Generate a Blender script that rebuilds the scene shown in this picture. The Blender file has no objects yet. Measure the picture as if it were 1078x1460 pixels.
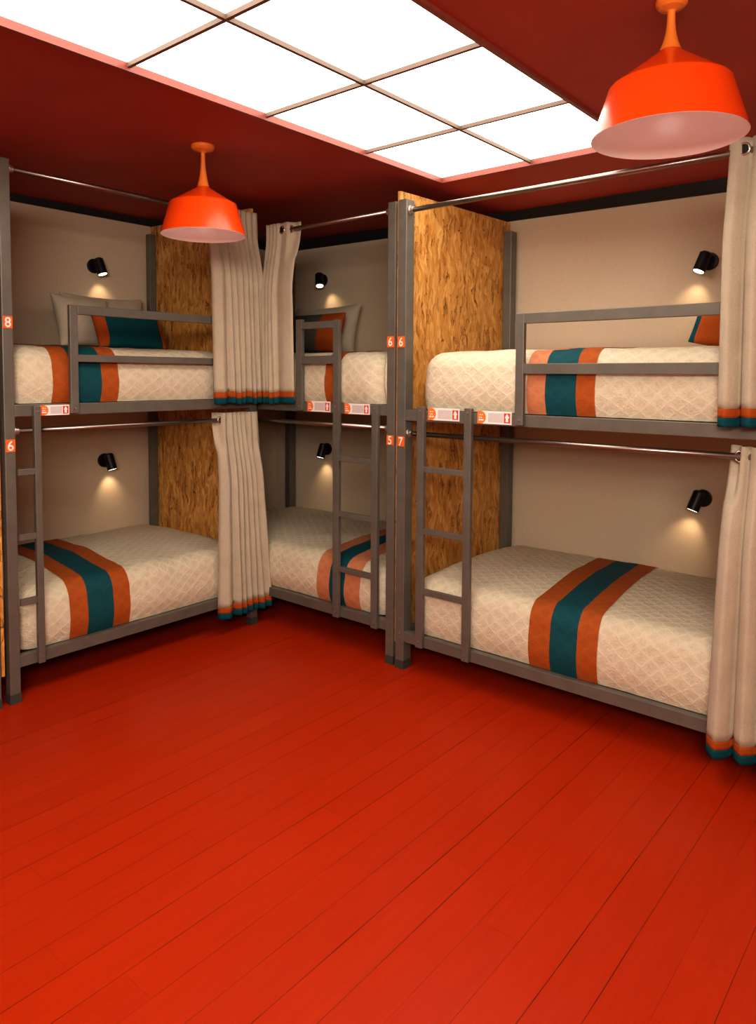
import bpy, bmesh, math, random
from mathutils import Vector, noise
random.seed(7)
SC = bpy.context.scene
COL = SC.collection
PI = math.pi

# ------------------------------------------------------------------ dimensions
CAM = (4.1203, -3.7171, 1.392)
YAW, PITCH, ROLL, FPX, SHY = 0.6974, -0.057, 0.006, 1041.0, -135.52
YB, YC, XA = -1.031, -1.042, 1.028      # front planes of the middle, right and left bunks
A0, A1 = -2.412, -1.0665                # left bunk, ends
ZC = 2.3256

def zc(x):
    return ZC + max(0.0, 2.0 - x) * 0.02

# ------------------------------------------------------------------ materials
def new_mat(name):
    m = bpy.data.materials.new(name)
    m.use_nodes = True
    nt = m.node_tree
    b = nt.nodes['Principled BSDF']
    return m, nt, b

def N(nt, kind, **kw):
    n = nt.nodes.new(kind)
    for k, v in kw.items():
        if k.startswith('i_'):
            n.inputs[k[2:].replace('_', ' ')].default_value = v
        else:
            setattr(n, k, v)
    return n

def L(nt, a, b):
    nt.links.new(a, b)

def math_n(nt, op, a, b=None):
    n = nt.nodes.new('ShaderNodeMath')
    n.operation = op
    for i, v in enumerate((a, b)):
        if v is None:
            continue
        if isinstance(v, (int, float)):
            n.inputs[i].default_value = v
        else:
            L(nt, v, n.inputs[i])
    return n.outputs[0]

def ramp(nt, fac, stops):
    r = nt.nodes.new('ShaderNodeValToRGB')
    L(nt, fac, r.inputs[0])
    e = r.color_ramp.elements
    while len(e) < len(stops):
        e.new(0.5)
    for i, (p, c) in enumerate(stops):
        e[i].position = p
        e[i].color = (*c, 1)
    return r.outputs[0]

def plain(name, col, rough=0.5, metal=0.0, var=0.08, scale=30, bump=0.0, spec=0.5, emit=None):
    m, nt, b = new_mat(name)
    tc = N(nt, 'ShaderNodeTexCoord')
    no = N(nt, 'ShaderNodeTexNoise', i_Scale=scale, i_Detail=4)
    L(nt, tc.outputs['Object'], no.inputs['Vector'])
    c = ramp(nt, no.outputs[0], [(0.3, [v * (1 - var) for v in col]), (0.7, [min(1, v * (1 + var)) for v in col])])
    L(nt, c, b.inputs['Base Color'])
    b.inputs['Roughness'].default_value = rough
    b.inputs['Metallic'].default_value = metal
    b.inputs['Specular IOR Level'].default_value = spec
    if bump:
        bp = N(nt, 'ShaderNodeBump', i_Strength=bump, i_Distance=0.002)
        L(nt, no.outputs[0], bp.inputs['Height'])
        L(nt, bp.outputs[0], b.inputs['Normal'])
    if emit:
        b.inputs['Emission Color'].default_value = (*emit[0], 1)
        b.inputs['Emission Strength'].default_value = emit[1]
    return m

M = {}
M['steel'] = plain('grey_painted_steel', (0.150, 0.144, 0.122), 0.40, 0.25, 0.10, 14, 0.05)
M['steel_dark'] = plain('dark_foot_rubber', (0.05, 0.052, 0.05), 0.6, 0)
M['chrome'] = plain('brushed_chrome_rod', (0.30, 0.265, 0.24), 0.30, 0.95, 0.05, 20)
M['bolt'] = plain('zinc_bolt', (0.55, 0.53, 0.5), 0.3, 0.9)
M['black'] = plain('black_lamp_metal', (0.008, 0.008, 0.008), 0.45, 0.2)
M['band'] = plain('black_wall_band', (0.010, 0.009, 0.009), 0.7)
M['wall'] = plain('beige_wall', (0.58, 0.475, 0.345), 0.85, 0, 0.03, 60, 0.15)
M['ceil'] = plain('dark_red_ceiling', (0.40, 0.062, 0.040), 0.60, 0, 0.08, 3, 0, 0.3)
M['frame'] = plain('light_frame_red', (0.22, 0.055, 0.04), 0.4, 0.1)
M['grid'] = plain('light_grid_bar', (0.13, 0.085, 0.06), 0.5, 0)
M['cloth'] = None
M['orange_cloth'] = plain('orange_trim_cloth', (0.36, 0.078, 0.011), 0.9, 0, 0.10, 160, 0.3, 0.2)
M['pale_orange'] = plain('sheen_orange_cloth', (0.56, 0.20, 0.09), 0.9, 0, 0.10, 160, 0.3, 0.2)  # orange trim paled by a light sheen put into its colour
M['teal_cloth'] = plain('teal_trim_cloth', (0.003, 0.064, 0.080), 0.9, 0, 0.12, 160, 0.3, 0.2)
M['grey_cloth'] = plain('grey_green_cloth', (0.085, 0.085, 0.07), 0.9, 0, 0.12, 160, 0.3, 0.2)
M['plate'] = plain('orange_plate', (0.75, 0.15, 0.025), 0.45, 0, 0.03)
M['white'] = plain('white_print', (0.85, 0.82, 0.78), 0.5, 0, 0.02)
M['tag_grey'] = plain('tag_paper_grey', (0.60, 0.55, 0.54), 0.5, 0, 0.02)
M['tag_red'] = plain('tag_red', (0.65, 0.05, 0.02), 0.5, 0, 0.02)
M['tag_orange'] = plain('tag_orange', (0.85, 0.20, 0.03), 0.5, 0, 0.02)
M['shade'] = plain('orange_lacquer', (0.80, 0.070, 0.006), 0.20, 0, 0.02, 5, 0, 0.5)
M['shade_in'] = plain('pinkish_white_enamel', (0.92, 0.82, 0.78), 0.25, 0, 0.02, 5)
M['stem'] = plain('orange_stem_wood', (0.72, 0.20, 0.028), 0.45, 0, 0.10, 14)
M['bulb'] = plain('clear_bulb', (0.8, 0.72, 0.66), 0.08, 0, 0.02, 5, 0, 0.9)
M['lens'] = plain('lamp_lens', (1, 0.9, 0.75), 0.3, 0, 0, 5, 0, 0.5, ((1, 0.86, 0.66), 3))
M['under'] = plain('mattress_base_board', (0.12, 0.09, 0.07), 0.8)
M['gold_pin'] = plain('brass_eyelet', (0.60, 0.52, 0.44), 0.25, 0.9)

def make_diffuser():
    m, nt, b = new_mat('luminous_ceiling_tile')
    no = N(nt, 'ShaderNodeTexNoise', i_Scale=4.0)
    c = ramp(nt, no.outputs[0], [(0.2, (1, 0.90, 0.78)), (0.8, (1, 0.915, 0.80))])
    L(nt, c, b.inputs['Emission Color'])
    L(nt, c, b.inputs['Base Color'])
    b.inputs['Emission Strength'].default_value = 4.9
    b.inputs['Roughness'].default_value = 0.6
    return m
M['diffuser'] = make_diffuser()

def make_cloth(name, col, scale=1.0, wrinkle=0.5):
    m, nt, b = new_mat(name)
    tc = N(nt, 'ShaderNodeTexCoord')
    no = N(nt, 'ShaderNodeTexNoise', i_Scale=9, i_Detail=6, i_Roughness=0.6)
    L(nt, tc.outputs['Object'], no.inputs['Vector'])
    fine = N(nt, 'ShaderNodeTexNoise', i_Scale=260 * scale, i_Detail=2)
    L(nt, tc.outputs['Object'], fine.inputs['Vector'])
    mixv = math_n(nt, 'ADD', math_n(nt, 'MULTIPLY', no.outputs[0], 0.5), math_n(nt, 'MULTIPLY', fine.outputs[0], 0.5))
    c = ramp(nt, mixv, [(0.3, [v * 0.80 for v in col]), (0.7, [min(1, v * 1.12) for v in col])])
    L(nt, c, b.inputs['Base Color'])
    b.inputs['Roughness'].default_value = 0.92
    b.inputs['Specular IOR Level'].default_value = 0.2
    b.inputs['Sheen Weight'].default_value = 0.15
    h = math_n(nt, 'ADD', math_n(nt, 'MULTIPLY', no.outputs[0], 1.0), math_n(nt, 'MULTIPLY', fine.outputs[0], 0.15))
    bp = N(nt, 'ShaderNodeBump', i_Strength=wrinkle, i_Distance=0.01)
    L(nt, h, bp.inputs['Height'])
    L(nt, bp.outputs[0], b.inputs['Normal'])
    return m
M['curtain'] = make_cloth('beige_curtain_linen', (0.48, 0.425, 0.32))
M['pillow'] = make_cloth('beige_pillow_cotton', (0.50, 0.44, 0.34), 1.0, 0.4)

def make_quilt(name, cols, strength):
    """quilted diamonds over cloth, drawn in the cover's own (length, girth) UV metres"""
    m, nt, b = new_mat(name)
    uv = N(nt, 'ShaderNodeUVMap')
    uv.uv_map = 'girth'
    warp = N(nt, 'ShaderNodeTexNoise', i_Scale=7.0, i_Detail=3)
    L(nt, uv.outputs[0], warp.inputs['Vector'])
    wv = N(nt, 'ShaderNodeVectorMath', operation='SCALE')
    L(nt, warp.outputs['Color'], wv.inputs[0])
    wv.inputs['Scale'].default_value = 0.05
    add = N(nt, 'ShaderNodeVectorMath', operation='ADD')
    L(nt, uv.outputs[0], add.inputs[0])
    L(nt, wv.outputs[0], add.inputs[1])
    sp = N(nt, 'ShaderNodeSeparateXYZ')
    L(nt, add.outputs[0], sp.inputs[0])
    u, v = sp.outputs[0], sp.outputs[1]
    k = PI / 0.060
    def seam(sign):
        a = math_n(nt, 'MULTIPLY', math_n(nt, 'ADD', math_n(nt, 'MULTIPLY', u, 0.82), math_n(nt, 'MULTIPLY', v, sign * 1.0)), k)
        s = math_n(nt, 'ABSOLUTE', math_n(nt, 'SINE', a))
        return math_n(nt, 'POWER', s, 0.30)
    d = math_n(nt, 'MULTIPLY', seam(1), seam(-1))
    cr = N(nt, 'ShaderNodeTexNoise', i_Scale=52.0, i_Detail=5, i_Roughness=0.6, i_Distortion=1.4)
    L(nt, uv.outputs[0], cr.inputs['Vector'])
    big = N(nt, 'ShaderNodeTexNoise', i_Scale=5.0, i_Detail=3)
    L(nt, uv.outputs[0], big.inputs['Vector'])
    h = math_n(nt, 'ADD', math_n(nt, 'MULTIPLY', d, -0.55), math_n(nt, 'MULTIPLY', cr.outputs[0], 1.1))
    h = math_n(nt, 'ADD', h, math_n(nt, 'MULTIPLY', big.outputs[0], 1.0))
    bp = N(nt, 'ShaderNodeBump', i_Strength=strength, i_Distance=0.0085)
    L(nt, h, bp.inputs['Height'])
    L(nt, bp.outputs[0], b.inputs['Normal'])
    t = math_n(nt, 'ADD', math_n(nt, 'MULTIPLY', math_n(nt, 'SUBTRACT', 1.0, d), 0.40), math_n(nt, 'MULTIPLY', cr.outputs[0], 0.85))
    c = ramp(nt, t, [(0.2, [x * 0.80 for x in cols]), (0.62, [min(1, x * 1.06) for x in cols])])
    L(nt, c, b.inputs['Base Color'])
    b.inputs['Roughness'].default_value = 0.78
    b.inputs['Specular IOR Level'].default_value = 0.3
    return m
M['quilt'] = make_quilt('cream_quilt', (0.64, 0.575, 0.43), 0.55)
M['q_orange'] = make_quilt('orange_quilt_band', (0.36, 0.085, 0.012), 0.22)
M['q_sheen'] = make_quilt('sheen_orange_quilt_band', (0.50, 0.20, 0.095), 0.22)  # the orange band again, light sheen painted into the colour
M['q_teal'] = make_quilt('teal_quilt_band', (0.003, 0.068, 0.086), 0.22)

def make_osb():
    m, nt, b = new_mat('oriented_strand_board')
    tc = N(nt, 'ShaderNodeTexCoord')
    wn = N(nt, 'ShaderNodeTexNoise', i_Scale=5.5, i_Detail=2)
    L(nt, tc.outputs['Object'], wn.inputs['Vector'])
    ws = N(nt, 'ShaderNodeVectorMath', operation='SCALE')
    L(nt, wn.outputs['Color'], ws.inputs[0])
    ws.inputs['Scale'].default_value = 0.12
    ad = N(nt, 'ShaderNodeVectorMath', operation='ADD')
    L(nt, tc.outputs['Object'], ad.inputs[0])
    L(nt, ws.outputs[0], ad.inputs[1])
    def layer(rx, sc, ratio):
        mp = N(nt, 'ShaderNodeMapping')
        mp.inputs['Rotation'].default_value = (rx, rx, 0)
        mp.inputs['Scale'].default_value = (sc, sc, sc * ratio)
        L(nt, ad.outputs[0], mp.inputs['Vector'])
        vo = N(nt, 'ShaderNodeTexVoronoi', feature='F1')
        vo.inputs['Scale'].default_value = 1.0
        L(nt, mp.outputs[0], vo.inputs['Vector'])
        ed = N(nt, 'ShaderNodeTexVoronoi', feature='DISTANCE_TO_EDGE')
        ed.inputs['Scale'].default_value = 1.0
        L(nt, mp.outputs[0], ed.inputs['Vector'])
        bw = N(nt, 'ShaderNodeRGBToBW')
        L(nt, vo.outputs['Color'], bw.inputs[0])
        return bw.outputs[0], ed.outputs['Distance'], mp
    c1, e1, mp1 = layer(0.20, 78, 0.20)
    c2, e2, mp2 = layer(-0.28, 52, 0.22)
    grain = N(nt, 'ShaderNodeTexNoise', i_Scale=3.0, i_Detail=5, i_Distortion=2.0)
    L(nt, mp1.outputs[0], grain.inputs['Vector'])
    big = N(nt, 'ShaderNodeTexNoise', i_Scale=2.2, i_Detail=2)
    L(nt, tc.outputs['Object'], big.inputs['Vector'])
    t = math_n(nt, 'ADD', math_n(nt, 'MULTIPLY', c1, 0.40), math_n(nt, 'MULTIPLY', c2, 0.30))
    t = math_n(nt, 'ADD', t, math_n(nt, 'MULTIPLY', grain.outputs[0], 0.42))
    t = math_n(nt, 'ADD', t, math_n(nt, 'MULTIPLY', big.outputs[0], 0.10))
    col = ramp(nt, t, [(0.22, (0.20, 0.075, 0.014)), (0.40, (0.42, 0.185, 0.036)), (0.60, (0.56, 0.27, 0.060)), (0.85, (0.74, 0.43, 0.14))])
    # dark cracks and knots
    dark = math_n(nt, 'LESS_THAN', e1, 0.045)
    sel = math_n(nt, 'LESS_THAN', c2, 0.30)
    dk = math_n(nt, 'MULTIPLY', dark, sel)
    mix = N(nt, 'ShaderNodeMix', data_type='RGBA')
    L(nt, math_n(nt, 'MULTIPLY', dk, 0.8), mix.inputs['Factor'])
    L(nt, col, mix.inputs['A'])
    mix.inputs['B'].default_value = (0.05, 0.018, 0.006, 1)
    L(nt, mix.outputs['Result'], b.inputs['Base Color'])
    b.inputs['Roughness'].default_value = 0.55
    bp = N(nt, 'ShaderNodeBump', i_Strength=0.5, i_Distance=0.003)
    L(nt, t, bp.inputs['Height'])
    L(nt, bp.outputs[0], b.inputs['Normal'])
    return m
M['osb'] = make_osb()

def make_floor():
    m, nt, b = new_mat('red_painted_planks')
    tc = N(nt, 'ShaderNodeTexCoord')
    sp = N(nt, 'ShaderNodeSeparateXYZ')
    L(nt, tc.outputs['Object'], sp.inputs[0])
    wob = N(nt, 'ShaderNodeTexNoise', i_Scale=1.5, i_Detail=1)
    L(nt, tc.outputs['Object'], wob.inputs['Vector'])
    x = math_n(nt, 'ADD', sp.outputs[0], math_n(nt, 'MULTIPLY', wob.outputs[0], 0.006))
    p = math_n(nt, 'DIVIDE', math_n(nt, 'SUBTRACT', x, 3.176 - 0.1088 * 60 + 0.003), 0.1088)
    idx = math_n(nt, 'FLOOR', p)
    fr = math_n(nt, 'FRACT', p)
    edge = math_n(nt, 'MINIMUM', fr, math_n(nt, 'SUBTRACT', 1.0, fr))
    wn = N(nt, 'ShaderNodeTexWhiteNoise', noise_dimensions='1D')
    L(nt, idx, wn.inputs['W'])
    r = wn.outputs['Value']
    gap = math_n(nt, 'LESS_THAN', edge, math_n(nt, 'MULTIPLY', math_n(nt, 'ADD', r, 0.15), 0.015))
    y = math_n(nt, 'ADD', math_n(nt, 'DIVIDE', sp.outputs[1], 1.45), math_n(nt, 'MULTIPLY', r, 7.3))
    fy = math_n(nt, 'FRACT', y)
    joint = math_n(nt, 'LESS_THAN', fy, 0.0011)
    seam = math_n(nt, 'MAXIMUM', gap, math_n(nt, 'MULTIPLY', joint, 0.4))
    # worn breaks in the seams
    br = N(nt, 'ShaderNodeTexNoise', i_Scale=4.0, i_Detail=3)
    L(nt, tc.outputs['Object'], br.inputs['Vector'])
    vis = ramp(nt, br.outputs[0], [(0.40, (0.55, 0.55, 0.55)), (0.58, (1, 1, 1))])
    seamv = math_n(nt, 'MULTIPLY', seam, vis)
    wn2 = N(nt, 'ShaderNodeTexWhiteNoise', noise_dimensions='2D')
    cb = N(nt, 'ShaderNodeCombineXYZ')
    L(nt, idx, cb.inputs[0])
    L(nt, math_n(nt, 'FLOOR', y), cb.inputs[1])
    L(nt, cb.outputs[0], wn2.inputs['Vector'])
    gr = N(nt, 'ShaderNodeTexNoise', i_Scale=1.0, i_Detail=5)
    mp = N(nt, 'ShaderNodeMapping')
    mp.inputs['Scale'].default_value = (55, 4, 1)
    L(nt, tc.outputs['Object'], mp.inputs['Vector'])
    L(nt, mp.outputs[0], gr.inputs['Vector'])
    t = math_n(nt, 'ADD', math_n(nt, 'MULTIPLY', wn2.outputs['Value'], 0.16), math_n(nt, 'MULTIPLY', gr.outputs[0], 0.84))
    col = ramp(nt, t, [(0.2, (0.38, 0.025, 0.0020)), (0.8, (0.45, 0.031, 0.0024))])
    mix = N(nt, 'ShaderNodeMix', data_type='RGBA')
    L(nt, math_n(nt, 'MULTIPLY', seamv, 0.9), mix.inputs['Factor'])
    L(nt, col, mix.inputs['A'])
    mix.inputs['B'].default_value = (0.05, 0.008, 0.004, 1)
    # pale scuffs
    sc = N(nt, 'ShaderNodeTexNoise', i_Scale=26.0, i_Detail=6, i_Roughness=0.7)
    L(nt, mp.outputs[0], sc.inputs['Vector'])
    sc.inputs['Scale'].default_value = 1.6
    sf = ramp(nt, sc.outputs[0], [(0.74, (0, 0, 0)), (0.80, (1, 1, 1))])
    mix2 = N(nt, 'ShaderNodeMix', data_type='RGBA')
    L(nt, math_n(nt, 'MULTIPLY', sf, 0.35), mix2.inputs['Factor'])
    L(nt, mix.outputs['Result'], mix2.inputs['A'])
    mix2.inputs['B'].default_value = (0.62, 0.16, 0.08, 1)
    L(nt, mix2.outputs['Result'], b.inputs['Base Color'])
    rn = N(nt, 'ShaderNodeTexNoise', i_Scale=3.0, i_Detail=4)
    L(nt, tc.outputs['Object'], rn.inputs['Vector'])
    rr = ramp(nt, rn.outputs[0], [(0.3, (0.34, 0.34, 0.34)), (0.7, (0.46, 0.46, 0.46))])
    L(nt, rr, b.inputs['Roughness'])
    b.inputs['Specular IOR Level'].default_value = 0.20
    h = math_n(nt, 'SUBTRACT', math_n(nt, 'MULTIPLY', gr.outputs[0], 0.10), seam)
    fn = N(nt, 'ShaderNodeTexNoise', i_Scale=70.0, i_Detail=3)
    L(nt, tc.outputs['Object'], fn.inputs['Vector'])
    h = math_n(nt, 'ADD', h, math_n(nt, 'MULTIPLY', fn.outputs[0], 0.12))
    bp = N(nt, 'ShaderNodeBump', i_Strength=0.5, i_Distance=0.002)
    L(nt, h, bp.inputs['Height'])
    L(nt, bp.outputs[0], b.inputs['Normal'])
    return m
M['floor'] = make_floor()

# ------------------------------------------------------------------ object helpers
def thing(name, label, cat, loc=(0, 0, 0), group=None):
    o = bpy.data.objects.new(name, None)
    o.empty_display_size = 0.1
    COL.objects.link(o)
    o.location = loc
    o['label'] = label
    o['category'] = cat
    if group:
        o['group'] = group
    return o

def origin_of(p):
    v = Vector((0, 0, 0))
    while p is not None:
        v += p.location
        p = p.parent
    return v

def obj(name, bm, mat, parent=None, label=None, smooth=False, recalc=True, loc=None, bevel=0, solid=0, kind=None):
    me = bpy.data.meshes.new(name)
    if recalc:
        bmesh.ops.recalc_face_normals(bm, faces=bm.faces)
    base = Vector(loc) if loc is not None else Vector((0, 0, 0))
    off = origin_of(parent) + base
    bmesh.ops.translate(bm, verts=bm.verts, vec=-off)
    if smooth:
        for f in bm.faces:
            f.smooth = True
    bm.to_mesh(me)
    bm.free()
    me.materials.append(M[mat] if isinstance(mat, str) else mat)
    o = bpy.data.objects.new(name, me)
    COL.objects.link(o)
    o.location = base
    if parent is not None:
        o.parent = parent
    if label:
        o['label'] = label
    if kind:
        o['kind'] = kind
    if bevel:
        md = o.modifiers.new('bevel', 'BEVEL')
        md.width = bevel
        md.segments = 2
        md.limit_method = 'ANGLE'
        md.angle_limit = 0.6
    if solid:
        md = o.modifiers.new('solid', 'SOLIDIFY')
        md.thickness = solid
        md.offset = 0
    return o

class Frame:
    """u along the front of a bunk, v away from the wall towards the room, z up"""
    def __init__(s, kind, c):
        s.kind, s.c = kind, c
    def p(s, u, v, z):
        return Vector((u, s.c - v, z)) if s.kind == 'b' else Vector((s.c + v, u, z))
FB, FC, FA = Frame('b', YB), Frame('b', YC), Frame('a', XA)

def box(bm, F, u0, u1, v0, v1, z0, z1):
    vs = [bm.verts.new(F.p(u, v, z)) for z in (z0, z1) for u, v in ((u0, v0), (u1, v0), (u1, v1), (u0, v1))]
    for f in ((0, 1, 2, 3), (4, 5, 6, 7), (0, 1, 5, 4), (1, 2, 6, 5), (2, 3, 7, 6), (3, 0, 4, 7)):
        bm.faces.new([vs[i] for i in f])
    return bm

def bx(F, *a):
    return box(bmesh.new(), F, *a)

class World:
    def p(s, u, v, z):
        return Vector((u, v, z))
WF = World()

def tube(bm, a, b, r, seg=16, r2=None, caps=True):
    a, b = Vector(a), Vector(b)
    d = (b - a).normalized()
    t = Vector((0, 0, 1)) if abs(d.z) < 0.9 else Vector((1, 0, 0))
    e1 = d.cross(t).normalized()
    e2 = d.cross(e1)
    r2 = r if r2 is None else r2
    A = [bm.verts.new(a + (e1 * math.cos(2 * PI * i / seg) + e2 * math.sin(2 * PI * i / seg)) * r) for i in range(seg)]
    B = [bm.verts.new(b + (e1 * math.cos(2 * PI * i / seg) + e2 * math.sin(2 * PI * i / seg)) * r2) for i in range(seg)]
    for i in range(seg):
        bm.faces.new((A[i], A[(i + 1) % seg], B[(i + 1) % seg], B[i]))
    if caps:
        bm.faces.new(A)
        bm.faces.new(B)
    return bm

def lathe(bm, c, prof, seg=64, close=False, sharp=()):
    rings = []
    for r, z in prof:
        rings.append([bm.verts.new((c[0] + r * math.cos(2 * PI * i / seg), c[1] + r * math.sin(2 * PI * i / seg), z)) for i in range(seg)])
    for a, b in zip(rings, rings[1:]):
        for i in range(seg):
            bm.faces.new((a[i], a[(i + 1) % seg], b[(i + 1) % seg], b[i]))
    for k in sharp:
        for i in range(seg):
            e = bm.edges.get((rings[k][i], rings[k][(i + 1) % seg]))
            if e:
                e.smooth = False
    if close:
        bm.faces.new(rings[0])
        bm.faces.new(rings[-1])
    return bm

def torus(bm, c, n, R, r, seg=20, sub=8):
    n = Vector(n).normalized()
    t = Vector((0, 0, 1)) if abs(n.z) < 0.9 else Vector((1, 0, 0))
    e1 = n.cross(t).normalized()
    e2 = n.cross(e1)
    c = Vector(c)
    g = []
    for i in range(seg):
        a = 2 * PI * i / seg
        d = e1 * math.cos(a) + e2 * math.sin(a)
        g.append([bm.verts.new(c + d * (R + r * math.cos(2 * PI * j / sub)) + n * r * math.sin(2 * PI * j / sub)) for j in range(sub)])
    for i in range(seg):
        for j in range(sub):
            bm.faces.new((g[i][j], g[(i + 1) % seg][j], g[(i + 1) % seg][(j + 1) % sub], g[i][(j + 1) % sub]))
    return bm

def struct(name, bm, mat, **k):
    return obj(name, bm, mat, kind='structure', **k)

# ------------------------------------------------------------------ room shell
X1, Y0 = 5.4, -5.2
bm = box(bmesh.new(), WF, -0.12, X1, Y0, 0.12, -0.1, 0.0)
struct('floor', bm, 'floor')
struct('wall_left', box(bmesh.new(), WF, -0.12, 0.0, Y0, 0.0, 0, 2.45), 'wall')
struct('wall_back', box(bmesh.new(), WF, -0.12, X1, 0.0, 0.12, 0, 2.45), 'wall')
struct('wall_right', box(bmesh.new(), WF, X1, X1 + 0.12, Y0, 0.12, 0, 2.45), 'wall')
struct('wall_front', box(bmesh.new(), WF, -0.12, X1 + 0.12, Y0 - 0.12, Y0, 0, 2.45), 'wall')

# ceiling with the opening for the luminous panel
LX0, LX1, LY1, LSTEP, LN = 2.062, 2.992, -0.795, 0.5545, 6
LXM = 2.535
LY0 = LY1 - LSTEP * LN
bm = bmesh.new()
def ceil_piece(x0, x1, y0, y1):
    vs = [bm.verts.new((x, y, z)) for (x, y, z) in (
        (x0, y0, zc(x0)), (x1, y0, zc(x1)), (x1, y1, zc(x1)), (x0, y1, zc(x0)),
        (x0, y0, 2.5), (x1, y0, 2.5), (x1, y1, 2.5), (x0, y1, 2.5))]
    for f in ((0, 1, 2, 3), (4, 5, 6, 7), (0, 1, 5, 4), (1, 2, 6, 5), (2, 3, 7, 6), (3, 0, 4, 7)):
        bm.faces.new([vs[i] for i in f])
ceil_piece(-0.12, 2.0, Y0, 0.0)
ceil_piece(2.0, LX0, Y0, 0.0)
ceil_piece(LX1, X1, Y0, 0.0)
ceil_piece(LX0, LX1, LY1, 0.0)
ceil_piece(LX0, LX1, Y0, LY0)
struct('ceiling', bm, 'ceil')

# black bands under the ceiling
def wedge(pts, thick_axis, t):
    b = bmesh.new()
    vs = [b.verts.new(p) for p in pts] + [b.verts.new(Vector(p) + Vector(t)) for p in pts]
    n = len(pts)
    b.faces.new(vs[:n]); b.faces.new(vs[n:])
    for i in range(n):
        b.faces.new((vs[i], vs[(i + 1) % n], vs[n + (i + 1) % n], vs[n + i]))
    return b
struct('trim_back', wedge([(0.012, -0.001, 2.290), (2.0, -0.001, 2.272), (X1, -0.001, 2.235), (X1, -0.001, zc(X1)), (2.0, -0.001, zc(2)), (0.012, -0.001, zc(0))], 1, (0, -0.012, 0)), 'band')
struct('trim_left', wedge([(0.001, -0.001, 2.300), (0.001, -1.04, 2.322), (0.001, Y0, 2.335), (0.001, Y0, zc(0) - .0005), (0.001, -0.001, zc(0) - .0005)], 0, (0.011, 0, 0)), 'band')
struct('baseboard_back', box(bmesh.new(), WF, 0.012, X1, -0.012, -0.001, 0, 0.07), 'band')
struct('baseboard_left', box(bmesh.new(), WF, 0.001, 0.012, Y0, -0.001, 0, 0.07), 'band')

# luminous ceiling panel
lt = thing('ceiling_light', 'large recessed luminous ceiling panel of white square tiles in a thin grid', 'ceiling light', ((LX0 + LX1) / 2, (LY0 + LY1) / 2, ZC))
xs = [LX0, LXM, LX1]
for i in range(2):
    for j in range(LN):
        obj('diffuser_tile', box(bmesh.new(), WF, xs[i] + .002, xs[i + 1] - .002, LY1 - LSTEP * (j + 1) + .002, LY1 - LSTEP * j - .002, ZC + 0.014, ZC + 0.02), 'diffuser', lt)
g = 0.006
for j in range(1, LN):
    obj('grid_bar', box(bmesh.new(), WF, LX0, LX1, LY1 - LSTEP * j - g, LY1 - LSTEP * j + g, ZC - 0.001, ZC + 0.013), 'grid', lt)
obj('grid_bar', box(bmesh.new(), WF, LXM - g, LXM + g, LY0, LY1, ZC - 0.002, ZC + 0.012), 'grid', lt)
bm = bmesh.new()
w = 0.012
box(bm, WF, LX0 - w, LX0 + .004, LY0 - w, LY1 + w, ZC - 0.012, ZC + 0.013)
box(bm, WF, LX1 - .004, LX1 + w, LY0 - w, LY1 + w, ZC - 0.012, ZC + 0.013)
box(bm, WF, LX0 + .004, LX1 - .004, LY1 - .004, LY1 + w, ZC - 0.012, ZC + 0.013)
box(bm, WF, LX0 + .004, LX1 - .004, LY0 - w, LY0 + .004, ZC - 0.012, ZC + 0.013)
obj('frame', bm, 'frame', lt)

# ------------------------------------------------------------------ text
def text_mesh(s, size, place, mat, parent, name='digit'):
    """place(x, y) -> world point on the sign face"""
    cu = bpy.data.curves.new('t', 'FONT')
    cu.body = s
    cu.size = size
    cu.align_x = 'CENTER'
    cu.align_y = 'CENTER'
    cu.offset = size * 0.012
    to = bpy.data.objects.new('t', cu)
    COL.objects.link(to)
    dg = bpy.context.evaluated_depsgraph_get()
    me = bpy.data.meshes.new_from_object(to.evaluated_get(dg))
    bm = bmesh.new()
    bm.from_mesh(me)
    bpy.data.objects.remove(to)
    ys = [v.co.y for v in bm.verts]
    xs_ = [v.co.x for v in bm.verts]
    cx, cy = (max(xs_) + min(xs_)) / 2, (max(ys) + min(ys)) / 2
    for v in bm.verts:
        v.co = place(v.co.x - cx, v.co.y - cy)
    return obj(name, bm, mat, parent, recalc=False)

def plate(F, u0, u1, z0, z1, s, parent):
    p = obj('number_plate', bx(F, u0, u1, 0.0005, 0.003, z0, z1), 'plate', parent, label='orange plate reading ' + s)
    text_mesh(s, 0.056, lambda x, y: F.p((u0 + u1) / 2 + x * 0.95, 0.0038, (z0 + z1) / 2 + y), 'white', p)
    return p

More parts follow.
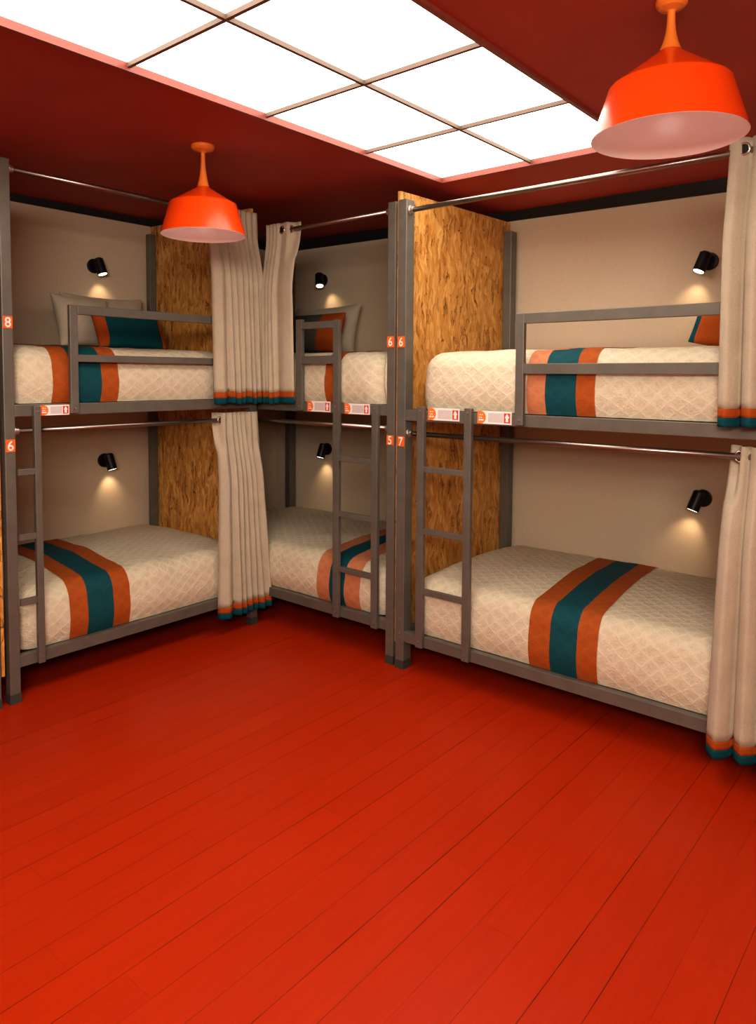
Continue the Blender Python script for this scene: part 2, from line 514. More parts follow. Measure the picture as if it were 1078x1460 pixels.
def tag(F, u0, u1, z0, z1, parent):
    h = z1 - z0
    t = obj('name_tag', bx(F, u0, u1, 0.001, 0.004, z0, z1), 'white', parent, label='white bed tag with orange end and red pictogram')
    bm = bmesh.new()
    cz, r = (z0 + z1) / 2, h * 0.60
    pts = [(u0, z0), ] + [(u0 + h * 0.30 + r * math.cos(a) * 0.8, cz + (h / 2) * math.sin(a)) for a in [(-PI / 2) + PI * k / 12 for k in range(13)]] + [(u0, z1)]
    bm.faces.new([bm.verts.new(F.p(u, 0.0046, z)) for u, z in pts])
    obj('orange_emblem', bm, 'tag_orange', t, recalc=False)
    bm = bmesh.new()
    for row, (a, b_) in enumerate(((0.24, 0.34), (0.42, 0.46), (0.58, 0.62))):
        pass
    for (ua, ub, za, zb) in ((0.18, 0.34, .66, .74), (0.42, 0.50, .66, .74), (0.16, 0.30, .46, .53), (0.34, 0.46, .46, .53), (0.14, 0.32, .24, .36), (0.36, 0.58, .24, .36)):
        bm.faces.new([bm.verts.new(F.p(u0 + h * u, 0.0050, z0 + h * z)) for u, z in ((ua, za), (ub, za), (ub, zb), (ua, zb))])
    obj('small_print', bm, 'white', t, recalc=False)
    bm = bmesh.new()
    bm.faces.new([bm.verts.new(F.p(u, 0.0046, z)) for u, z in ((u0 + h * 0.98, z0 + h * .14), (u1 - h * 0.72, z0 + h * .14), (u1 - h * 0.72, z1 - h * .14), (u0 + h * 0.98, z1 - h * .14))])
    obj('grey_field', bm, 'tag_grey', t, recalc=False)
    bm = bmesh.new()
    ra, rb = u1 - h * 0.66, u1 - h * 0.10
    bm.faces.new([bm.verts.new(F.p(u, 0.0046, z)) for u, z in ((ra, z0 + h * .12), (rb, z0 + h * .12), (rb, z1 - h * .12), (ra, z1 - h * .12))])
    obj('red_square', bm, 'tag_red', t, recalc=False)
    bm = bmesh.new()
    mu = (ra + rb) / 2
    for pts in ([(0, .36), (.12, .18), (.20, .02), (.10, -.02), (.13, -.30), (-.13, -.30), (-.10, -.02), (-.20, .02), (-.12, .18)],):
        bm.faces.new([bm.verts.new(F.p(mu + h * a, 0.0050, cz + h * b)) for a, b in pts])
    obj('pictogram', bm, 'white', t, recalc=False)

# ------------------------------------------------------------------ bunk beds
def bolts(F, parent, pts, v=0.0):
    for (u, z) in pts:
        b = bmesh.new()
        tube(b, F.p(u, v, z), F.p(u, v + 0.004, z), 0.0045, 10)
        obj('bolt', b, 'bolt', parent)

def rod(F, parent, u0, u1, z, v=-0.025):
    b = bmesh.new()
    tube(b, F.p(u0 + .004, v, z), F.p(u1 - .004, v, z), 0.0115, 20)
    ro = obj('curtain_rod', b, 'chrome', parent, smooth=True)
    for u, s in ((u0, 1), (u1, -1)):
        b = bmesh.new()
        tube(b, F.p(u, v, z), F.p(u + s * .008, v, z), 0.021, 20)
        tube(b, F.p(u + s * .008, v, z), F.p(u + s * .022, v, z), 0.015, 20)
        obj('rod_flange', b, 'bolt', ro, bevel=0.0015)
    return ro

def bunk(F, u0, u1, H, lo, up, label, W, pw, pd, D=None, back_h=None):
    """posts, rails and decks of one two-tier steel bunk. lo / up = underside of the two side rails"""
    D = D or (abs(F.c) - 0.03)
    t = thing('bunk_bed', label, 'bunk bed', tuple(F.p((u0 + u1) / 2, -D / 2, 0)), 'grey steel bunk beds')
    for (ua, ub) in ((u0, u0 + pw), (u1 - pw, u1)):
        for (va, vb) in ((-pd, 0), (-D, -D + pd)):
            p = obj('post', bx(F, ua, ub, va, vb, 0.001, H), 'steel', t, bevel=0.003)
            obj('foot_cap', bx(F, ua - .0008, ub + .0008, va - .0008, vb + .0008, 0.0, 0.042), 'steel_dark', p)
    rh = 0.05
    for z in (lo, up):
        obj('side_rail', bx(F, u0 + pw, u1 - pw, -0.034, -0.001, z, z + rh), 'steel', t, bevel=0.002)
        obj('side_rail', bx(F, u0 + pw, u1 - pw, -D + 0.002, -D + 0.032, z, z + rh), 'steel', t, bevel=0.002)
        for (ua, ub) in ((u0 + .008, u0 + pw - .008), (u1 - pw + .008, u1 - .008)):
            obj('end_rail', bx(F, ua, ub, -D + pd, -pd, z, z + rh), 'steel', t, bevel=0.002)
        obj('deck', bx(F, u0 + pw, u1 - pw, -D + 0.032, -0.034, z + 0.012, z + 0.034), 'under', t)
    return t

def ladder(F, parent, stiles, rungs, z0, v0=0.0, v1=0.022):
    la = obj('ladder', bx(F, stiles[0][0], stiles[0][1], v0, v1, z0, stiles[0][2]), 'steel', parent, bevel=0.0025)
    for s in stiles[1:]:
        obj('stile', bx(F, s[0], s[1], v0, v1, z0, s[2]), 'steel', la, bevel=0.0025)
    for ua, ub, z in rungs:
        obj('rung', bx(F, ua, ub, v0 + 0.002, v1 - 0.002, z, z + 0.027), 'steel', la, bevel=0.002)
    for s in stiles:
        c = (s[0] + s[1]) / 2
        bolts(F, la, [(c, z0 + 0.03), (c, 1.232)], v1)
    return la

def guard(F, parent, posts, bars, v0=0.0, v1=0.022):
    g = obj('guard_rail', bx(F, bars[0][0], bars[0][1], v0, v1, bars[0][2], bars[0][3]), 'steel', parent, bevel=0.0025)
    for a in bars[1:]:
        obj('guard_bar', bx(F, a[0], a[1], v0 + .001, v1 - .001, a[2], a[3]), 'steel', g, bevel=0.002)
    for a in posts:
        obj('guard_post', bx(F, a[0], a[1], v0, v1, a[2], a[3]), 'steel', g, bevel=0.0025)
        bolts(F, g, [((a[0] + a[1]) / 2, a[2] + 0.022)], v1)
    return g

# right bunk
CU0, CU1 = 1.993, 3.745
tC = bunk(FC, CU0, CU1, 2.2, 0.134, 1.183, 'right steel bunk bed, its post plates numbered 6 and 7, ladder at its left end', 1, 0.050, 0.06)
rod(FC, tC, CU0 + .050, CU1 - .050, 2.15)
rod(FC, tC, CU0 + .050, CU1 - .050, 1.122)
ladder(FC, tC, [(2.127, 2.166, 1.252), (2.381, 2.418, 1.252)], [(2.166, 2.381, z) for z in (.953, .670, .390)], 0.137)
guard(FC, tC, [(2.628, 2.665, 1.190, 1.647), (3.60, 3.637, 1.19, 1.647)], [(2.665, 3.60, 1.604, 1.647), (2.665, 3.60, 1.401, 1.443)])
plate(FC, 1.998, 2.038, 1.522, 1.573, '6', tC)
plate(FC, 2.001, 2.041, 1.061, 1.108, '7', tC)
tag(FC, 2.178, 2.346, 1.192, 1.247, tC)
tag(FC, 2.439, 2.604, 1.189, 1.243, tC)
bolts(FC, tC, [(2.021, .24), (2.021, .17), (2.021, .155)])
# middle bunk
tB = bunk(FB, 0.20, 1.971, 2.2, 0.160, 1.199, 'middle steel bunk bed in the corner, its post plates numbered 6 and 5', 1, 0.048, 0.06)
rod(FB, tB, 0.248, 1.923, 2.163)
rod(FB, tB, 0.248, 1.923, 1.140)
ladder(FB, tB, [(1.590, 1.630, 1.668), (1.846, 1.884, 1.250)], [(1.630, 1.846, z) for z in (.961, .680, .399)], 0.160)
guard(FB, tB, [(1.322, 1.366, 1.205, 1.680)], [(1.366, 1.590, 1.628, 1.664), (1.366, 1.590, 1.448, 1.490)])
plate(FB, 1.925, 1.966, 1.524, 1.576, '6', tB)
plate(FB, 1.926, 1.967, 1.062, 1.108, '5', tB)
tag(FB, 1.392, 1.556, 1.203, 1.257, tB)
tag(FB, 1.655, 1.819, 1.200, 1.252, tB)
# left bunk
tA = bunk(FA, A0, A1, 2.262, 0.149, 1.211, 'left steel bunk bed, its post plates numbered 8 and 6, short ladder beside the post', 1, 0.044, 0.044)
rod(FA, tA, A0 + .044, A1 - .044, 2.228)
rod(FA, tA, A0 + .044, A1 - .044, 1.150)
ladder(FA, tA, [(-2.299, -2.270, 1.255)], [(A0 + .044, -2.299, z) for z in (.966, .692, .416)], 0.150)
guard(FA, tA, [(-2.137, -2.100, 1.218, 1.690), (-1.36, -1.325, 1.218, 1.690)], [(-2.100, -1.36, 1.650, 1.690), (-2.100, -1.36, 1.443, 1.475)])
plate(FA, A0 + .003, A0 + .041, 1.575, 1.625, '8', tA)
plate(FA, A0 + .003, A0 + .041, 1.066, 1.118, '6', tA)
tag(FA, -2.264, -2.137, 1.212, 1.256, tA)
# next bunk along the left wall, only its near post reaches into view
tD = bunk(FA, -4.15, -2.447, 2.262, 0.149, 1.211, 'next steel bunk bed beyond the strand board at the far left edge', 1, 0.044, 0.044)

# ------------------------------------------------------------------ strand board partitions
def panel(F, u0, u1, v0, v1, z0, ztf, ztb, label):
    bm = bmesh.new()
    vs = []
    for u in (u0, u1):
        vs += [bm.verts.new(F.p(u, v, z)) for v, z in ((v0, z0), (v1, z0), (v1, ztf), (v0, ztb))]
    for f in ((0, 1, 2, 3), (4, 5, 6, 7), (0, 1, 5, 4), (1, 2, 6, 5), (2, 3, 7, 6), (3, 0, 4, 7)):
        bm.faces.new([vs[i] for i in f])
    c = F.p((u0 + u1) / 2, (v0 + v1) / 2, z0)
    o = obj('partition_board', bm, 'osb', loc=c)
    o['label'] = label
    o['category'] = 'partition'
    o['group'] = 'strand board partitions'
    return o
panel(FC, 1.9735, 1.9905, YC + 0.015, -0.022, 0.115, 2.245, 2.262, 'strand board partition between the middle and right bunks, golden flakes fully lit')
panel(FA, A1 + 0.003, A1 + 0.021, -XA + .015, -0.050, 0.11, 2.300, 2.318, 'strand board partition at the right end of the left bunk, partly behind the curtains')
panel(FA, A0 - 0.031, A0 - 0.018, -XA + .015, -0.006, 0.13, 2.225, 2.318, 'strand board edge beside the leftmost post numbered 8 and 6')

# ------------------------------------------------------------------ mattresses with quilts
def cover(F, u0, u1, D, z0, z1, ua=None, ub=None, off=0.0, dome=0.015, r=0.095, seed=0, slant=0.0, nu=None, vf=-0.022):
    """rounded quilt skin; returns bmesh for the slice ua..ub, pushed out by off"""
    ua = u0 if ua is None else ua
    ub = u1 if ub is None else ub
    bm = bmesh.new()
    uvl = bm.loops.layers.uv.new('girth')
    vb = -D + 0.02
    # profile around: list of (v, z, nv, nz, s)
    prof = []
    def add(v, z, nv, nz):
        s = 0 if not prof else prof[-1][4] + math.hypot(v - prof[-1][0], z - prof[-1][1])
        prof.append((v, z, nv, nz, s))
    n = 9
    for i in range(n):
        z = z0 + (z1 - r - z0) * i / n
        k = i / n
        add(vf + 0.010 * math.sin(PI * k) - 0.012 * (1 - k) ** 3, z, 1, 0)
    for i in range(9):
        a = (PI / 2) * i / 8
        add(vf - r + r * math.cos(a), z1 - r + r * math.sin(a), math.cos(a), math.sin(a))
    for i in range(1, 26):
        k = i / 26
        add(vf - r + (vb + r - vf + r) * k, z1 + dome * math.sin(PI * k), 0, 1)
    for i in range(9):
        a = (PI / 2) * i / 8
        add(vb + r - r * math.sin(a), z1 - r + r * math.cos(a), -math.sin(a), math.cos(a))
    for i in range(1, 5):
        add(vb, z1 - r + (z0 - z1 + r) * i / 4, -1, 0)
    nu = nu or max(3, int((ub - ua) / 0.025))
    us = [ua + (ub - ua) * i / nu for i in range(nu + 1)]
    if abs(ua - u0) < 1e-6:
        us = [u0 + r * (1 - math.cos(PI / 2 * k / 7)) for k in range(7)] + [u for u in us if u > u0 + r * 1.02]
    if abs(ub - u1) < 1e-6:
        us = [u for u in us if u < u1 - r * 1.02] + [u1 - r * (1 - math.cos(PI / 2 * (7 - k) / 7)) for k in range(1, 8)]
    rows = []
    zc0 = (z0 + z1) / 2
    vc0 = (vf + vb) / 2
    for u in us:
        dd = min(u - u0, u1 - u)
        ins = r - math.sqrt(max(0, r * r - max(0, r - dd) ** 2)) if dd < r else 0
        row = []
        for (v, z, nv, nz, s) in prof:
            un = u + slant * (vf - v)
            q = noise.noise(Vector((un * 5 + seed, s * 5, seed))) * 0.007 + noise.noise(Vector((un * 17 + seed, s * 17, seed))) * 0.0022
            dv = nv * (-ins + off + q)
            dz = nz * (-ins + off + q)
            vv, zz = v + dv, max(z0, z + dz)
            us_ = u + slant * (vf - vv)
            row.append((bm.verts.new(F.p(us_, vv, zz)), u, s))
        rows.append(row)
    for a, b in zip(rows, rows[1:]):
        for i in range(len(prof) - 1):
            q = (a[i], a[i + 1], b[i + 1], b[i])
            f = bm.faces.new([x[0] for x in q])
            f.smooth = True
            for lp, x in zip(f.loops, q):
                lp[uvl].uv = (x[1], x[2])
    for row in ([rows[0]] if abs(ua - u0) < 1e-6 else []) + ([rows[-1]] if abs(ub - u1) < 1e-6 else []):
        bm.faces.new([x[0] for x in row])
    if off == 0:
        pass
    bmesh.ops.recalc_face_normals(bm, faces=bm.faces)
    return bm

def mattress(F, u0, u1, D, z0, z1, bands, label, seed, slant=0.0, r=0.095, uq=None):
    t = thing('mattress', label, 'mattress', tuple(F.p((u0 + u1) / 2, -D / 2, z0)), 'quilt covered mattresses')
    q1 = uq or u1
    obj('quilt', cover(F, u0, q1, D, z0, z1, seed=seed, r=r), 'quilt', t, recalc=False)
    if uq:
        obj('quilt_end', cover(F, uq + .007, u1, D, z0, z1 - .012, seed=seed + 3, r=.03), 'quilt', t, recalc=False, label='separate piece of quilt at the foot end')
    for (a, b, m) in bands:
        obj('teal_stripe' if 'teal' in m else 'orange_stripe', cover(F, u0, q1, D, z0, z1, a, b, 0.0025, seed=seed, r=r, slant=slant, nu=5), m, t, recalc=False)
    return t

DC, DA = abs(YC) - .012, XA - .012
DB = abs(YB) - .012
mattress(FC, 2.10, 3.70, DC, 1.236, 1.500, [(2.662, 2.745, 'q_sheen'), (2.745, 2.878, 'q_teal'), (2.878, 2.955, 'q_orange')], 'cream quilted mattress with teal and orange stripes on the upper deck of the right bunk', 1, -0.05)
mattress(FC, 2.06, 3.70, DC, 0.186, 0.452, [(2.690, 2.785, 'q_orange'), (2.785, 2.903, 'q_teal'), (2.903, 2.988, 'q_orange')], 'cream quilted mattress with a broad teal and orange stripe, lower deck of the right bunk', 2, -0.10)
mattress(FB, 0.26, 1.922, DB, 1.251, 1.508, [(1.50, 1.598, 'q_orange')], 'cream quilted mattress with one orange stripe on the upper deck of the middle bunk', 3, -0.04, uq=1.875)
mattress(FB, 0.26, 1.915, DB, 0.212, 0.455, [(1.445, 1.535, 'q_sheen'), (1.535, 1.640, 'q_teal'), (1.640, 1.745, 'q_sheen')], 'cream quilted mattress behind the ladder, lower deck of the middle bunk', 4, -0.12)
mattress(FA, A0 + .048, A1 - .05, DA, 1.263, 1.512, [(-2.200, -2.122, 'q_orange'), (-2.122, -1.973, 'q_teal'), (-1.973, -1.888, 'q_orange')], 'cream quilted mattress with teal and orange stripes on the upper deck of the left bunk', 5, 0.0)
mattress(FA, A0 + .048, A1 - .05, DA, 0.201, 0.458, [(-2.140, -2.055, 'q_orange'), (-2.055, -1.928, 'q_teal'), (-1.928, -1.842, 'q_orange')], 'cream quilted mattress with a teal and orange stripe, lower deck of the left bunk', 6, 0.10)

# ------------------------------------------------------------------ pillows
def pillow_bm(F, cu, cv, cz, w, h, th, lean, roll=0.0, turn=0.0, x0=-1.0, x1=1.0, off=0.0, ear=0.12, n=30):
    """upright pillow; face spans w (u) by h (tilted z); lean tips its top back to the wall"""
    bm = bmesh.new()
    def P(a, b, side):
        # a,b in -1..1
        e = (1 - abs(a) ** 2.6) * (1 - abs(b) ** 2.6)
        t = th / 2 * (max(e, 0) ** 0.45) + off + 0.002
        pinch_a = 1 - ear * (1 - b * b) * 0.5
        x = a * w / 2 * (1 - ear * (1 - abs(b) ** 2) * 0.55)
        y = b * h / 2 * (1 - ear * (1 - abs(a) ** 2) * 0.75)
        q = noise.noise(Vector((x * 9 + cu, y * 9, side * 3.0))) * 0.006 * min(1, e * 3)
        z_ = side * (t + q)
        xr = x * math.cos(roll) - y * math.sin(roll)
        yr = x * math.sin(roll) + y * math.cos(roll)
        vv = z_ * math.cos(lean) - yr * math.sin(lean)
        zz = yr * math.cos(lean) + z_ * math.sin(lean)
        ut = xr * math.cos(turn) - vv * math.sin(turn)
        vt = xr * math.sin(turn) + vv * math.cos(turn)
        return F.p(cu + ut, cv + vt, cz + zz)
    g = {}
    for s in (1, -1):
        for i in range(n + 1):
            for j in range(n + 1):
                a = x0 + (x1 - x0) * i / n
                a_ = math.sin(a * PI / 2) if x0 == -1 and x1 == 1 else a
                b_ = math.sin((-1 + 2 * j / n) * PI / 2)
                g[s, i, j] = bm.verts.new(P(a_, b_, s))
        for i in range(n):
            for j in range(n):
                bm.faces.new((g[s, i, j], g[s, i + 1, j], g[s, i + 1, j + 1], g[s, i, j + 1]))
    for i in range(n):
        for j in (0, n):
            bm.faces.new((g[1, i, j], g[1, i + 1, j], g[-1, i + 1, j], g[-1, i, j]))
            bm.faces.new((g[1, j, i], g[1, j, i + 1], g[-1, j, i + 1], g[-1, j, i]))
    return bm

def pillow(F, label, mat='pillow', bands=None, name='pillow', cat='pillow', **k):
    c = F.p(k['cu'], k['cv'], k['cz'])
    if not bands:
        o = obj(name, pillow_bm(F, **k), mat, loc=c, smooth=True)
        o['label'] = label
        o['category'] = cat
        return o
    t = thing(name, label, cat, tuple(c))
    for a, b, m, nm in bands:
        obj(nm, pillow_bm(F, x0=a, x1=b, **k), m, t, smooth=True)
    return t
dA = -XA
pillow(FA, 'wide beige pillow leaning on the wall under the lamp, upper left bunk', cu=-1.44, cv=dA + .13, cz=1.690, w=0.52, h=0.33, th=0.13, lean=0.28, ear=0.16)
pillow(FA, 'beige pillow standing at the left of the pillow pile, upper left bunk', cu=-1.655, cv=dA + .27, cz=1.678, w=0.34, h=0.30, th=0.11, lean=0.30, ear=0.14, turn=-0.1)
pillow(FA, 'teal cushion with orange side stripes seen through the guard rail, upper left bunk', bands=[(-1, -.76, 'orange_cloth', 'orange_stripe'), (-.76, .86, 'teal_cloth', 'teal_panel'), (.86, 1, 'orange_cloth', 'orange_stripe')],
       name='cushion', cat='cushion', cu=-1.478, cv=dA + .43, cz=1.642, w=0.41, h=0.24, th=0.10, lean=0.45, ear=0.05)
dB = YB
pillow(FB, 'wide beige pillow leaning on the wall, upper middle bunk', cu=0.655, cv=-abs(YB) + .15, cz=1.694, w=0.60, h=0.34, th=0.14, lean=0.22, ear=0.16)
pillow(FB, 'dark grey cushion with an orange side stripe, upper middle bunk', bands=[(-1, .25, 'grey_cloth', 'grey_panel'), (.25, 1, 'orange_cloth', 'orange_stripe')],
       name='cushion', cat='cushion', cu=0.75, cv=-abs(YB) + .33, cz=1.662, w=0.46, h=0.26, th=0.10, lean=0.30, ear=0.05)
pillow(FC, 'orange cushion with a teal edge stripe beside the upper right curtain', bands=[(-1, -.84, 'teal_cloth', 'teal_stripe'), (-.84, 1, 'orange_cloth', 'orange_panel')],
       name='cushion', cat='cushion', cu=3.335, cv=-abs(YC) + .64, cz=1.584, w=0.27, h=0.18, th=0.09, lean=0.5, roll=-0.22, turn=-0.25, ear=0.05)
pillow(FC, 'beige pillow half hidden by the upper right curtain', cu=3.50, cv=-abs(YC) + .60, cz=1.675, w=0.36, h=0.30, th=0.16, lean=0.1, turn=-1.1, ear=0.12)

# ------------------------------------------------------------------ curtains
def curtain(F, label, top_edges, bot_edges, zt, zb, v_top, v_bot, amp, eyelets, rod_z, drop_z=None, behind=None, clear=None, amp_top=0.6, ofs=None):
    """top_edges / bot_edges: fold boundaries along u. Folds bulge to the room, creases fall back."""
    t = thing('curtain', label, 'curtain', tuple(F.p((bot_edges[0] + bot_edges[-1]) / 2, v_bot, zb)), 'beige grommet curtains')
    seg = 12
    nz = 40
    nf = len(top_edges) - 1
    drop_z = drop_z or (rod_z - 0.35)
    def vbase(z):
        k = min(1, max(0, (rod_z - z) / (rod_z - drop_z)))
        k = k * k * (3 - 2 * k)
        return v_top + (v_bot - v_top) * k
    def P(fi, k, z):
        h = (zt - z) / (zt - zb)
        ua = top_edges[fi] + (bot_edges[fi] - top_edges[fi]) * h
        ub = top_edges[fi + 1] + (bot_edges[fi + 1] - top_edges[fi + 1]) * h
        wdt = ub - ua
        kk = k + 0.07 * math.sin(2 * PI * k)
        a = min(amp, abs(wdt) * 1.0) * (amp_top + (1 - amp_top) * h)
        a *= 0.8 + 0.4 * (noise.noise(Vector((fi * 3.3, z * 1.3, F.c))) + .5)
        if ofs:
            a *= ofs[fi]
        bulge = a * (max(0.0, math.sin(PI * k)) ** 0.55)
        sway = noise.noise(Vector((fi * 1.7, z * 2.1, F.c * 2))) * 0.006 * h
        if behind:
            kb = k if behind[0] == 'L' else 1 - k
            if fi == (0 if behind[0] == 'L' else nf - 1):
                near = max(0.0, 1 - abs(z - rod_z) / 0.16) ** 0.5 if z < rod_z else 1.0
                lim = min(1.0, max(0.0, (kb - behind[1] + 0.16) / 0.32))
                bulge = bulge * (1 - near * (1 - lim)) - near * (1 - lim) * 0.030
        wr = noise.noise(Vector((ua * 14 + k * 2, z * 9, fi))) * 0.0022
        uu = ua + wdt * kk + sway * math.sin(PI * k)
        vv = vbase(z) - amp * 0.5 + bulge + wr
        if clear and clear[0] < uu:
            vv = max(vv, 0.006 + bulge * 0.45)
        return F.p(uu, vv, z)
    def strip(z0, z1, n):
        bm = bmesh.new()
        rows = []
        for j in range(n + 1):
            z = z0 + (z1 - z0) * j / n
            row = []
            for fi in range(nf):
                for i in range(seg + (1 if fi == nf - 1 else 0)):
                    row.append(bm.verts.new(P(fi, i / seg, z + 0.004 * math.sin(fi * 2.1) * (1 if abs(z - zb) < .2 else 0))))
            rows.append(row)
        for a, b in zip(rows, rows[1:]):
            for i in range(len(a) - 1):
                bm.faces.new((a[i], a[i + 1], b[i + 1], b[i]))
        return bm
    h1, h2 = 0.032, 0.062
    obj('cloth', strip(zb + h2, zt, nz), 'curtain', t, smooth=True, solid=0.003, recalc=False)
    obj('orange_hem', strip(zb + h1, zb + h2, 3), 'orange_cloth', t, smooth=True, solid=0.0034, recalc=False)
    obj('teal_hem', strip(zb, zb + h1, 3), 'teal_cloth', t, smooth=True, solid=0.0034, recalc=False)
    for (fi, k) in eyelets:
        c = P(fi, k, rod_z)
        c = c + (F.p(0, 0.004, 0) - F.p(0, 0, 0))
        n = F.p(0, 1, 0) - F.p(0, 0, 0)
        b = bmesh.new()
        torus(b, c, n, 0.0185, 0.004)
        ey = obj('eyelet', b, 'gold_pin', t, smooth=True)
        b = bmesh.new()
        tube(b, c - n * 0.001, c + n * 0.0015, 0.0165, 20)
        obj('eyelet_hole', b, 'black', ey)
    return t

def edges(a, b, ws):
    s = sum(ws)
    o = [a]
    for w_ in ws:
        o.append(o[-1] + (b - a) * w_ / s)
    return o
# left bunk
ws = [2.1, 1, .9, .9, 1, .9, .8, .9]
curtain(FA, 'beige curtain on the upper left rod, gathered behind the smaller pendant lamp', edges(-1.400, -1.066, ws), edges(-1.380, -1.035, ws), 2.262, 1.238, 0.005, 0.052, 0.036, [(0, .3)], 2.225, clear=(-1.13, 0))
ws = [1.9, 1, .9, .8, .8, .8, 1.2]
curtain(FA, 'long beige curtain gathered at the right end of the lower left bunk', edges(-1.332, -1.070, ws), edges(-1.352, -0.985, ws), 1.190, 0.100, 0.004, 0.038, 0.046, [(0, .45)], 1.150, behind=('L', .45), clear=(-1.13, 0))
# middle bunk
ws = [.8, .8, .8, .8, 3.4]
curtain(FB, 'beige curtain on the upper middle rod with an eyelet at its flat right edge', edges(1.062, 1.296, ws), edges(1.095, 1.322, ws), 2.200, 1.238, 0.004, 0.046, 0.032, [(4, .58), (4, .07)], 2.163, ofs=[1, 1, 1, 1, .45], behind=('R', .42))
# right bunk
ws = [1.0, 1.1, .9, 1]
curtain(FC, 'beige curtain hanging from the upper rod of the right bunk at the picture edge', edges(3.408, 3.690, ws), edges(3.412, 3.700, ws), 2.190, 1.226, 0.004, 0.056, 0.062, [(0, .80)], 2.150, clear=(3.675, 0))
ws = [1.1, .95, 1, .9]
curtain(FC, 'long beige curtain hanging from the lower rod of the right bunk', edges(3.437, 3.690, ws), edges(3.405, 3.720, ws), 1.158, 0.092, 0.004, 0.048, 0.064, [(0, .62)], 1.122, behind=('L', .62), clear=(3.675, 0))

# ------------------------------------------------------------------ wall reading lamps
def wall_lamp(F, u, z, head, d, label, power=1.4):
    """F front-plane frame; wall is at v=-|c|. head=(du, dv, dz) of the head's centre, d=pointing direction in (u,v,z)"""
    vw = -abs(F.c) + 0.001
    base = F.p(u, vw, z)
    t = thing('reading_lamp', label, 'lamp', tuple(base), 'black wall reading lamps')
    nrm = F.p(0, 1, 0) - F.p(0, 0, 0)
    b = bmesh.new()
    tube(b, base, base + nrm * 0.014, 0.042, 36)
    obj('wall_plate', b, 'black', t, bevel=0.003)
    hc = F.p(u + head[0], vw + head[1], z + head[2])
    b = bmesh.new()
    tube(b, base + nrm * 0.012, hc, 0.009, 14)
    obj('arm', b, 'black', t, smooth=False)
    dv = (F.p(*d) - F.p(0, 0, 0)).normalized()
    b = bmesh.new()
    tube(b, hc - dv * 0.046, hc + dv * 0.046, 0.0285, 30, caps=False)
    tube(b, hc - dv * 0.054, hc - dv * 0.046, 0.020, 30, 0.0285, caps=False)
    bmesh.ops.holes_fill(b, edges=[e for e in b.edges if e.is_boundary and all((v.co - (hc - dv * 0.054)).length < 0.022 for v in e.verts)])
    bmesh.ops.remove_doubles(b, verts=b.verts, dist=0.0004)
    hd = obj('lamp_head', b, 'black', t, recalc=True)
    b = bmesh.new()
    tube(b, hc + dv * 0.0415, hc + dv * 0.0452, 0.0245, 24)
    obj('lens', b, 'lens', hd)
    ld = bpy.data.lights.new('reading_spot', 'SPOT')
    ld.energy = power
    ld.color = (1, 0.70, 0.42)
    ld.spot_size = math.radians(78)
    ld.spot_blend = 1.0
    ld.shadow_soft_size = 0.012
    lo = bpy.data.objects.new('reading_spot', ld)
    COL.objects.link(lo)
    lo.parent = hd
    lo.location = hc + dv * 0.056 - origin_of(hd)
    aim = (dv - nrm * 0.74).normalized()
    lo.rotation_euler = aim.to_track_quat('-Z', 'Y').to_euler()
    return t
wall_lamp(FC, 3.068, 1.944, (-.016, .062, -.012), (-.28, .34, -1), 'black wall reading lamp above the upper mattress of the right bunk')
wall_lamp(FC, 3.073, 0.806, (-.016, .062, -.012), (-.28, .34, -1), 'black wall reading lamp above the lower mattress of the right bunk')
wall_lamp(FB, 0.500, 2.055, (.03, .07, -.010), (.35, .30, -1), 'black wall reading lamp above the pillow of the upper middle bunk')
wall_lamp(FB, 0.545, 0.870, (.0, .06, -.012), (-.05, .32, -1), 'black wall reading lamp above the lower mattress of the middle bunk')
wall_lamp(FA, -1.446, 2.030, (.012, .060, -.010), (.15, .32, -1), 'black wall reading lamp above the pillows of the upper left bunk')
wall_lamp(FA, -1.398, 0.866, (.012, .055, -.010), (.12, .30, -1), 'black wall reading lamp above the lower mattress of the left bunk')

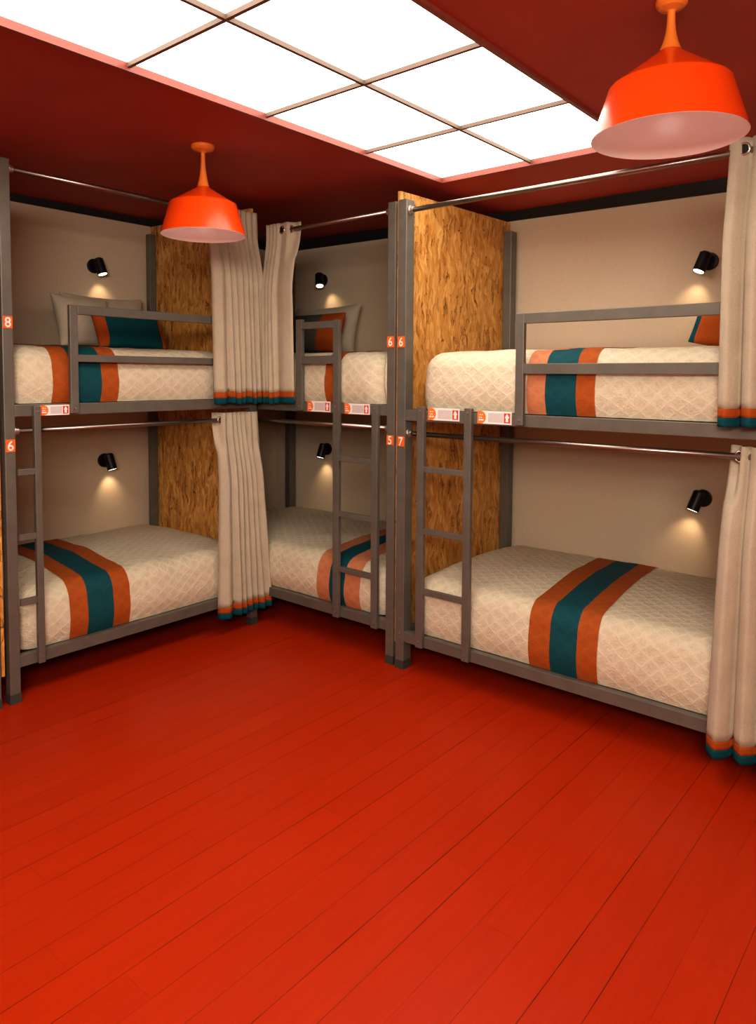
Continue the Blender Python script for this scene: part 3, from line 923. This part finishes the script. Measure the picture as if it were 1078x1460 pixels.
# ------------------------------------------------------------------ pendant lamps
def pendant(x, y, zn, zs, zr, R, label, can_r):
    zt = zc(x)
    t = thing('pendant_lamp', label, 'pendant lamp', (x, y, zt), 'orange pendant lamps')
    c = (x, y)
    b = lathe(bmesh.new(), c, [(0.0005, zt - .0005), (can_r, zt - .0005), (can_r, zt - .012), (can_r * .8, zt - .020), (can_r * .30, zt - .027), (can_r * .25, zt - 0.03)], 48)
    obj('ceiling_rose', b, 'stem', t, smooth=False, bevel=0.001)
    hN = R * 0.145
    prof = []
    for i in range(25):
        k = i / 24
        rr = R * 0.052 + (hN - R * 0.052) * (k ** 2.6)
        prof.append((rr, zt - 0.028 + (zn - zt + 0.028) * k))
    obj('stem', lathe(bmesh.new(), c, prof, 40), 'stem', t, smooth=True)
    rs = R * 0.80
    th = 0.004
    outer = [(hN * .9, zn + .003), (hN, zn), (hN * 1.25, zn - .006)]
    for i in range(1, 9):
        k = i / 8
        outer.append((hN * 1.25 + (rs * .97 - hN * 1.25) * k, zn - .006 + (zs + .007 - zn + .006) * k))
    outer += [(rs * .995, zs + .002), (rs * 1.003, zs - .004)]
    for i in range(1, 7):
        k = i / 6
        outer.append((rs * 1.003 + (R - rs * 1.003) * k, zs - .004 + (zr - zs + .004) * k))
    sh = obj('lamp_shade', lathe(bmesh.new(), c, outer, 96, sharp=(1, 2, 10, 12)), 'shade', t, smooth=True, recalc=True)
    inner = [(r_ - th if r_ > th * 2 else r_ * .5, z_ - th * .6) for r_, z_ in outer]
    inner[-1] = (R - .0005, zr - .0005)
    obj('inner_lining', lathe(bmesh.new(), c, inner, 96), 'shade_in', sh, smooth=True, label='pinkish white inside of the shade')
    b = bmesh.new()
    lathe(b, c, [(0.018, zn - .03), (0.018, zn - .075), (.012, zn - .08)], 24)
    obj('bulb_holder', b, 'shade_in', t, smooth=False)
    zb_ = zn - 0.105
    b = lathe(bmesh.new(), c, [(0.0005 + 0.03 * math.sin(PI * i / 14), zb_ + 0.034 * math.cos(PI * i / 14)) for i in range(15)], 24)
    obj('bulb', b, 'bulb', t, smooth=True)
    ld = bpy.data.lights.new('lining_fill', 'POINT')  # bulb is unlit; light added to brighten the shade lining
    ld.energy = 0.14
    ld.color = (1, 0.86, 0.80)
    ld.shadow_soft_size = 0.03
    lo = bpy.data.objects.new('lining_fill', ld)
    COL.objects.link(lo)
    lo.parent = t
    lo.location = (0, 0, zb_ - 0.075 - zt)
    return t
pendant(1.590, -1.832, 2.165, 2.090, 1.968, 0.173, 'smaller looking orange pendant lamp hanging in front of the left bunk', 0.048)
pendant(3.475, -1.822, 2.202, 2.110, 1.991, 0.1855, 'large orange pendant lamp at the upper right, nearest to the viewer', 0.038)

# ------------------------------------------------------------------ lights and world
def area(name, loc, target, size, size_y, power, col):
    ld = bpy.data.lights.new(name, 'AREA')
    ld.shape = 'RECTANGLE'
    ld.size, ld.size_y = size, size_y
    ld.energy = power
    ld.color = col
    o = bpy.data.objects.new(name, ld)
    COL.objects.link(o)
    o.location = loc
    o.rotation_euler = (Vector(target) - Vector(loc)).to_track_quat('-Z', 'Y').to_euler()
    return o
area('bunk_fill', (4.7, -4.6, 2.05), (1.4, -1.0, 0.9), 1.4, 0.5, 92, (1, 0.89, 0.76))  # added fill light behind the camera, lifts the bunk interiors

w = bpy.data.worlds.new('world')
SC.world = w
w.use_nodes = True
w.node_tree.nodes['Background'].inputs[0].default_value = (0.9, 0.8, 0.7, 1)
w.node_tree.nodes['Background'].inputs[1].default_value = 0.3

# ------------------------------------------------------------------ camera
a, pt, ro = YAW, PITCH, ROLL
Fv = Vector((-math.sin(a) * math.cos(pt), math.cos(a) * math.cos(pt), math.sin(pt)))
r = Vector((math.cos(a), math.sin(a), 0))
u = r.cross(Fv)
R_ = r * math.cos(ro) + u * math.sin(ro)
U_ = -r * math.sin(ro) + u * math.cos(ro)
cd = bpy.data.cameras.new('camera')
cam = bpy.data.objects.new('camera', cd)
COL.objects.link(cam)
from mathutils import Matrix
m = Matrix((R_, U_, -Fv)).transposed().to_4x4()
m.translation = Vector(CAM)
cam.matrix_world = m
cd.sensor_fit = 'VERTICAL'
cd.sensor_height = 36.0
cd.lens = FPX * 36.0 / 1460.0
cd.shift_y = SHY / 1460.0
cd.clip_start = 0.05
SC.camera = cam

SC.view_settings.view_transform = 'Standard'
SC.view_settings.look = 'Medium High Contrast'
SC.view_settings.exposure = -0.06
